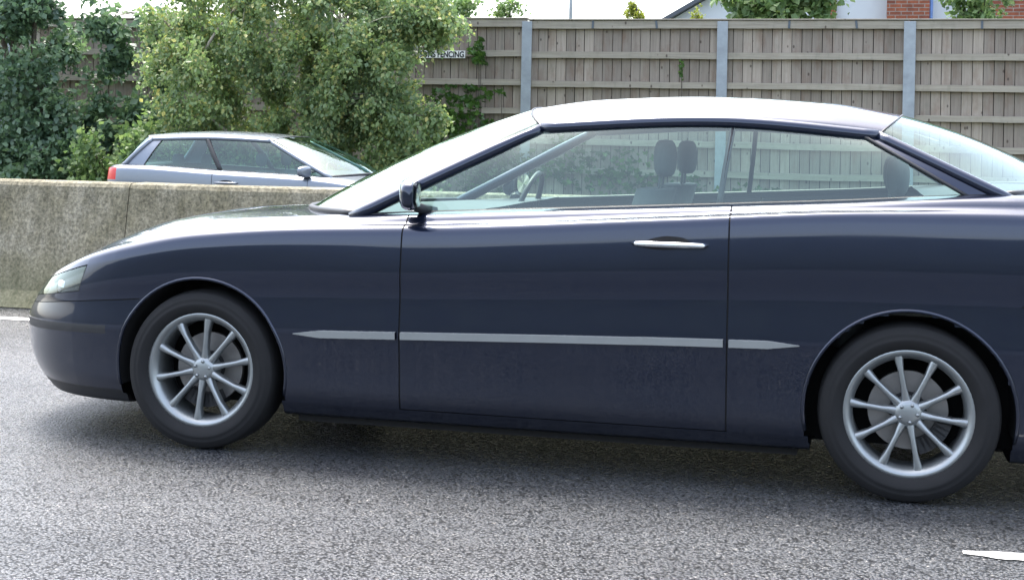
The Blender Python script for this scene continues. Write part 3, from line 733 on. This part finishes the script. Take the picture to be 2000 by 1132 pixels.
    # side moulding and handles
    for s_ in (-1, 1):
        def surf(x, tq, off=0.0):
            i = int(np.argmin(np.abs(S - x))); rows = [j for j in range(nj) if side[j] == s_]
            j = min(rows, key=lambda q: abs(full_t[q] - tq)); return G[i, j] + Nn[i, j] * off
        for (xm0, xm1) in c['mould']:
            V = []; F = []; n_ = 40
            for k in range(n_ + 1):
                x = xm0 + (xm1 - xm0) * k / n_; e = min(1, min(k, n_ - k) / 3 + .15)
                e = max(.3, min(1, .3 + (x - c['mould'][0][0]) / .16, .3 + (c['mould'][-2][1] - x) / .16)) if x < c['mould'][-2][1] + .01 else 1.0; p1 = surf(x, 7.0); p2 = surf(x, 8.0); mid = (p1 + p2) / 2; p1 = mid + (p1 - mid) * e; p2 = mid + (p2 - mid) * e
                i_ = (p1 - mid) * 1.0; y = s_ * abs(p1[1])
                z1 = p1[2]; z2 = p2[2]
                V += [(x, y - s_ * .012, z1), (x, y + s_ * .014 * e, z1 - .004), (x, y + s_ * .012 * e, z2 + .004), (x, y - s_ * .012, z2)]
            for k in range(n_):
                for q in range(3): F.append((k * 4 + q, k * 4 + q + 1, k * 4 + q + 5, k * 4 + q + 4))
            mesh('side_moulding', V, F, M['moulding'], root)
        for hx in c['handles']:
            p = surf(hx, 4.45)
            V, F = patch(lambda u, v: surf(hx + .085 * v * math.cos(2 * math.pi * u), 4.45) * np.array((0, 1, 1)) + np.array((hx + .085 * v * math.cos(2 * math.pi * u), s_ * (.0025 - .0015 * v), .03 * v * math.sin(2 * math.pi * u))), 24, 3)
            mesh('handle_recess_shade', V, F, M['seam'], root, True)  # flat ellipse on the door skin, recess shade painted as its dark colour
            b = MB()
            P = [p + np.array((d_, s_ * o_, 0)) for d_, o_ in ((-.135, -.002), (-.12, .022), (-.06, .032), (.06, .032), (.12, .022), (.135, -.002))]
            b.tube(P, [.007, .010, .011, .011, .010, .007], 10); b.build('handle', M['chrome'] if c.get('chrome') else c['paint'], objs.get(('door', s_), root) if False else root, smooth=True)
    # greenhouse
    g_ = c['gh']
    def lerp(a_, b_, t): return np.array(a_, float) * (1 - t) + np.array(b_, float) * t
    fb, A0, C0, rb = [np.array(v, float) for v in (g_['fb'], g_['A0'], g_['C0'], g_['rb'])]   # base: front centre, A corner, C corner, rear centre
    ft, A1, C1, rt_ = [np.array(v, float) for v in (g_['ft'], g_['A1'], g_['C1'], g_['rt'])]
    def arc(cn, co, s, pw):      # s in -1..1 across
        t = abs(s) ** pw
        return np.array((cn[0] + (co[0] - cn[0]) * t, co[1] * s, cn[2] + (co[2] - cn[2]) * t))
    def screen(cb, cob, ct, cot, bul):
        def f(u, v):
            s = -1 + 2 * u; p = arc(cb, cob, s, 2.2) * (1 - v) + roof(0.0 if cb[0] < ct[0] else 1.0, u) * v
            n_ = np.array((-(ct[2] - cb[2]), 0, (ct[0] - cb[0]))); n_ = n_ / np.linalg.norm(n_); n_ = n_ if n_[2] > 0 else -n_
            return p + n_ * bul * 4 * v * (1 - v) * (1 - .5 * s * s)
        return f
    # roof
    zt = g_['zt']
    def roof(u, v):
        s = -1 + 2 * v; a0 = arc(ft, A1, s, 2.2); a1 = arc(rt_, C1, s, 2.2)
        x = a0[0] * (1 - u) + a1[0] * u; yb_ = (A1[1] * (1 - u) + C1[1] * u) * (1 + .045 * math.sin(math.pi * u)); s2 = math.copysign(1 - (1 - abs(s)) ** 1.6, s)
        s3 = s2
        zc = hermite(zt, x); zd = hermite(g_['zd'], x)
        z = zd + (zc - zd) * (1 - abs(s3) ** 2.5) ** .55
        return np.array((x, yb_ * s3, z))
    V, F = patch(roof, 36, 40); mesh('roof', V, F, c['paint'], root, True)
    for nm, f, mt in (('windscreen', screen(fb, A0, ft, A1, .035), c['glass_ws']), ('rear_window', screen(rb, C0, rt_, C1, .03), c['glass_ws'])):
        V, F = patch(f, 28, 12); mesh(nm, V, F, mt, root, True)
        # dark printed edge band, and the roof side edge of the screen
        b = MB(); b.tube([f(u, 0) for u in np.linspace(0, 1, 25)], .014, 6); b.tube([f(u, 1) for u in np.linspace(0, 1, 25)], .005, 6); b.build('screen_seal', M['plastic'], root, smooth=True)
    for s_ in (-1, 1):
        def dr(u): p = roof(u, 1.0 if s_ > 0 else 0.0); return p
        def base(u):
            x = A0[0] * (1 - u) + C0[0] * u; z = hermite(c['zb'], x) - .006
            return np.array((x, s_ * ((A0[1] * (1 - u) + C0[1] * u) + .014 * math.sin(math.pi * u)), z))
        def sidef(u, v):
            p = base(u) * (1 - v) + dr(u) * v; p[1] += s_ * .022 * 4 * v * (1 - v); return p
        ue = g_.get('ue', .95)
        V, F = patch(lambda u, v: sidef(u * ue, v), 40, 12); mesh('side_window', V, F, c['glass'], root, True)
        V, F = patch(lambda u, v: sidef(ue + u * (1 - ue), v) + np.array((0, s_ * .004, 0)), 6, 12); mesh('rear_quarter', V, F, c['paint'], root, True)
        b = MB(); b.tube([sidef(ue, v) + np.array((0, s_ * .004, 0)) for v in np.linspace(0, 1, 14)], .007, 6); b.build('window_seal', M['plastic'], root, smooth=True)
        b = MB()
        b.tube([base(0) + (np.array((-.02, 0, -.01)))] + [sidef(0, v) for v in np.linspace(.08, 1, 12)], [.026] * 10 + [.024, .022, .022], 10)
        b.tube([dr(u) for u in np.linspace(0, 1, 24)], .024, 10)
        b.build('pillar', c['paint'], root, smooth=True)
        b = MB(); cp = g_.get('cp', .03)
        b.tube([base(1) + np.array((.02, 0, -.01))] + [sidef(1, v) for v in np.linspace(.08, 1, 12)], cp, 10)
        b.build('pillar', c['paint'], root, smooth=True)
        b = MB(); b.tube([sidef(u, 0) for u in np.linspace(0, 1, 30)], .010, 6); b.build('window_seal', M['plastic'], root, smooth=True)
        for up, r_ in g_.get('bp', ()):
            b = MB(); b.tube([sidef(up + (1 - v) * g_.get('bl', 0), v) - np.array((0, s_ * .012, 0)) for v in np.linspace(0, 1, 10)], r_, 6); b.build('door_pillar', M['plastic'], root, smooth=True)
        # mirror
        mx, mz = g_['mir']; b = MB()
        yy = abs(A0[1]) + .03
        def mf(u, v):
            cu, su = math.cos(2 * math.pi * u), math.sin(2 * math.pi * u); q = abs(math.sin(math.pi * v)) ** .35; yv = -math.cos(math.pi * v)
            yy2 = yy + .105 + .095 * yv
            ex = math.copysign(abs(cu) ** .7, cu); ez = math.copysign(abs(su) ** .6, su)
            return np.array((mx + (.05 if ex < 0 else .022) * ex * q * (1 - .12 * yv) + .02 * yv, s_ * yy2, mz + .062 * ez * q * (1 - .14 * yv)))
        V, F = patch(mf, 32, 18)
        mo = mesh('door_mirror', V, F, c['paint'], root, True)
        def mg(u, v):
            cu, su = math.cos(2 * math.pi * u), math.sin(2 * math.pi * u)
            return np.array((mx + .0275 + .02 * (.7 * v * cu), s_ * (yy + .105 + .072 * v * math.copysign(abs(cu) ** .6, cu)), mz + .046 * v * math.copysign(abs(su) ** .7, su)))
        V, F = patch(mg, 32, 3); mesh('mirror_glass', V, F, M['chrome'], mo, True)
        b.tube([(mx + .03, s_ * (yy - .07), mz - .075), (mx + .01, s_ * (yy - .01), mz - .06), (mx, s_ * (yy + .07), mz - .045)], [.03, .022, .018], 8); b.build('mirror_foot', M['plastic'], mo, smooth=True)
    # interior
    def seat(x, y, zt_, wd, rear=False):
        b = MB(); V, F = patch(lambda u, v: np.array((x + .07 * math.cos(2 * math.pi * u) + .16 * (v), y + (wd * math.copysign(abs(math.sin(2 * math.pi * u)) ** .5, math.sin(2 * math.pi * u))) * (1 - .12 * v ** 3), .5 + (zt_ - .5) * v)), 20, 8)
        b.add(V, F); b.add([V[8 + 9 * i] for i in range(20)], [tuple(range(20))])
        so = b.build('rear_seat' if rear else 'seat', M['trimgrey'], root, smooth=True)
        for hy in ((y,) if not rear else (-.35, .35)):
            h_ = MB(); V, F = patch(lambda u, v: np.array((x + .19 + .045 * math.cos(2 * math.pi * u) * math.sin(math.pi * v) ** .5, hy + .12 * math.sin(2 * math.pi * u) * math.sin(math.pi * v) ** .4, zt_ + .12 - .075 * math.cos(math.pi * v))), 16, 10)
            h_.add(V, F); h_.tube([(x + .17, hy - .05, zt_ - .02), (x + .18, hy - .05, zt_ + .08)], .006, 6); h_.tube([(x + .17, hy + .05, zt_ - .02), (x + .18, hy + .05, zt_ + .08)], .006, 6)
            h_.build('headrest', M['trimgrey'], so, smooth=True)
    for q in c['seats']: seat(*q)
    sx, sy, sz = c['wheelpos']; b = MB()
    b.tube([(sx + .06 * math.cos(a_), sy + .18 * math.sin(a_), sz + .17 * math.cos(a_)) for a_ in np.linspace(0, 2 * math.pi, 32)], .013, 8); b.build('steering_wheel', M['plastic'], root, smooth=True)
    return root

XO = -1.175
def T_(tab): return [(x - XO, z) for x, z in tab]
def hero_labels(x, t, P):
    X = x + XO; Xp = P[0] + XO; y = abs(P[1])
    if t < 1.95:
        wsb = -2.35 + .42 * (y / .73) ** 2.2; rwb = .80 - .30 * (y / .71) ** 2.2
        if -1.42 < Xp < .22: return None
        if wsb < Xp < rwb: return 'dashboard' if Xp < -.6 else 'parcel_shelf'
    if abs(t - 1.925) < .03 and (X < -1.95): return 'seam'
    if abs(X + 1.697) < .0031 and 2.1 < t < 10.6: return 'seam'
    if abs(X + .457) < .0031 and 2.1 < t < 10.6: return 'seam'
    if abs(t - 10.525) < .03 and -1.70 < X < -.45: return 'seam'
    if -1.694 < X < -.46 and 2.05 < t < 10.5: return 'door'
    if X < -3.1195 and y > .38:
        if abs(X + 3.123) < .0035 and 4.35 < t < 5.5: return 'seam'
        if abs(t - 4.375) < .03 or abs(t - 5.475) < .03: return 'seam'
        if 4.39 < t < 5.46: return 'headlight'
    if X < -2.96 and 7.0 < t < 8.0: return 'bumper_strip'
    if Xp < -3.2 and 4.3 < t < 5.6 and y <= .4: return 'grille'
    if abs(t - 6.025) < .03 and X < -2.8: return 'seam'
    if X < -2.8 and t >= 10.55: return 'front_lip'
    if X < -2.8 and t > 6.05: return 'front_bumper'
    if X < -1.95 and t < 1.9: return 'bonnet'
    if X > .80 and 4.3 < t < 6.0 and y > .45: return 'tail_light'
    if X > .55 and abs(t - 6.025) < .03: return 'seam'
    if X > .55 and t > 6.05 and t < 12: return 'rear_bumper'
    if abs(t - 1.925) < .03 and X > .5: return 'seam'
    if X > .75 and t < 1.9: return 'boot_lid'
    return 'body'
hero = dict(name='dark_coupe', label='large dark navy coupe in the foreground, filling the frame and heading left', w=.88, x0=-3.60 - XO, x1=1.27 - XO, fl=.92, rl=.6,
    wheels=[-2.53 - XO, .18 - XO], ra=.365, rt=.315, rr=.222, tw=.205, spokes=10, seams=[-1.70 - XO, -.46 - XO], cuts=[-3.126 - XO, -3.12 - XO, -1.95 - XO, .55 - XO], tseams=[1.9, 4.35, 5.45, 6.0, 10.5], 
    zc=T_([(-3.6, .67), (-3.5, .72), (-3.35, .785), (-3.15, .85), (-2.93, .895), (-2.67, .925), (-2.3, .948), (-1.95, .96), (-1.0, 1.0), (.3, 1.085), (.6, 1.115), (.85, 1.112), (1.15, 1.07), (1.27, 1.02)]),
    zs=T_([(-3.6, .60), (-3.4, .665), (-3.15, .735), (-2.9, .785), (-2.55, .845), (-2.18, .875), (-1.58, .895), (-.69, .955), (.04, 1.0), (.56, 1.005), (1.0, .98), (1.27, .93)]),
    zb=T_([(-3.6, .64), (-3.4, .725), (-3.15, .80), (-2.9, .85), (-2.55, .90), (-2.18, .928), (-1.8, .955), (-1.3, .985), (-.07, 1.055), (.48, 1.088), (.7, 1.09), (1.1, 1.05), (1.27, 1.0)]),
    zr=T_([(-3.6, .45), (-2.12, .50), (-.19, .555), (.5, .56), (1.27, .55)]),
    bo=T_([(-3.6, .26), (-2.6, .25), (-1.95, .155), (-1.7, .13), (.5, .13), (.8, .2), (1.27, .2)]), nose=.24, tail=.10, cabin=None, labels=hero_labels, paint=M['navy'], glass=M['glass'], glass_ws=M['glass'],
    mould=[(-2.13 - XO, -1.71 - XO), (-1.69 - XO, -.47 - XO), (-.45 - XO, -.20 - XO), (.60 - XO, .95 - XO)], handles=[-.68 - XO], chrome=True,
    gh=dict(fb=(-2.35 - XO, 0, .945), A0=(-1.93 - XO, .735, .95), C0=(.50 - XO, .715, 1.09), rb=(.80 - XO, 0, 1.112),
            ft=(-1.33 - XO, 0, 1.405), A1=(-1.22 - XO, .575, 1.315), C1=(.06 - XO, .575, 1.30), rt=(.16 - XO, 0, 1.385),
            zt=T_([(-1.36, 1.385), (-1.05, 1.43), (-.6, 1.448), (-.15, 1.43), (.2, 1.375)]), zd=T_([(-1.3, 1.295), (-.55, 1.335), (.16, 1.285)]),
            mir=(-1.66 - XO, 1.035), bp=[(.585, .012)], bl=-.0, cp=.022),
    seats=[(-.95 - XO, -.37, 1.07, .235), (-.95 - XO, .37, 1.07, .235), (-.05 - XO, 0, 1.02, .6, True)], wheelpos=(-1.5 - XO, .37, .93))
build_car(hero, (XO, 6.09, 0), 0)

# small silver hatchback on the far carriageway, heading right
def hatch_labels(x, t, P):
    y = abs(P[1])
    if t < 1.95:
        if -.55 < P[0] < 1.2: return None
        if -1.0 + .25 * (y / .68) ** 2.2 < P[0] < 1.85 - .2 * (y / .68) ** 2.2: return 'dashboard' if P[0] < .3 else 'parcel_shelf'
    if abs(x + .597) < .0031 and 2.1 < t < 10.6: return 'seam'
    if abs(x - .503) < .0031 and 2.1 < t < 10.6: return 'seam'
    if -.59 < x < .50 and 2.05 < t < 10.5: return 'door'
    if x < -1.55 and 4.25 < t < 5.9 and y > .35: return 'headlight'
    if x < -1.8 and 4.3 < t < 5.6: return 'grille'
    if x > 1.66 and 3.2 < t < 4.7 and y > .5: return 'tail_light'
    if x < -1.6 and 6.05 < t < 12: return 'front_bumper'
    if x > 1.6 and 6.05 < t < 12: return 'rear_bumper'
    if x < -.95 and t < 1.9: return 'bonnet'
    return 'body'
hatch = dict(name='small_hatchback', label='small silver-blue hatchback heading right behind the concrete barrier, in front of the trees', w=.84, x0=-1.98, x1=1.98, fl=.75, rl=.45,
    wheels=[-1.25, 1.25], ra=.34, rt=.30, rr=.2, tw=.18, spokes=8, seams=[-.60, .50], cuts=[], tseams=[10.5],
    zc=[(-1.98, .68), (-1.7, .78), (-1.3, .90), (-.95, .98), (-.5, 1.0), (.5, 1.02), (1.5, 1.04), (1.98, 1.02)],
    zs=[(-1.98, .64), (-1.7, .72), (-1.3, .82), (-.6, .89), (.5, .93), (1.5, .97), (1.98, .96)],
    zb=[(-1.98, .665), (-1.7, .755), (-1.3, .87), (-.75, .94), (.5, .985), (1.5, 1.02), (1.98, 1.0)],
    zr=[(-1.98, .45), (0, .5), (1.98, .52)], bo=[(-1.98, .2), (-1.2, .2), (-.8, .13), (1.98, .13)], nose=.2, tail=.06, cabin=None, labels=hatch_labels, paint=M['silver'], glass=M['tealglass'], glass_ws=M['tealglass'],
    mould=[], handles=[.33],
    gh=dict(fb=(-1.08, 0, .97), A0=(-.80, .70, .94), C0=(1.62, .69, 1.02), rb=(1.86, 0, 1.03), ft=(-.18, 0, 1.36), A1=(-.05, .55, 1.305), C1=(1.36, .56, 1.30), rt=(1.52, 0, 1.36),
            zt=[(-.2, 1.36), (.2, 1.395), (.7, 1.41), (1.2, 1.39), (1.55, 1.355)], zd=[(-.2, 1.30), (.6, 1.325), (1.5, 1.295)], mir=(-.55, .99), bp=[(.52, .03)], cp=.03, ue=.90),
    seats=[(-.05, -.35, .98, .24), (-.05, .35, .98, .24), (.95, 0, .95, .55, True)], wheelpos=(-.45, -.35, .9))
build_car(hatch, (-6.3, 15.1, -0.12), math.pi)
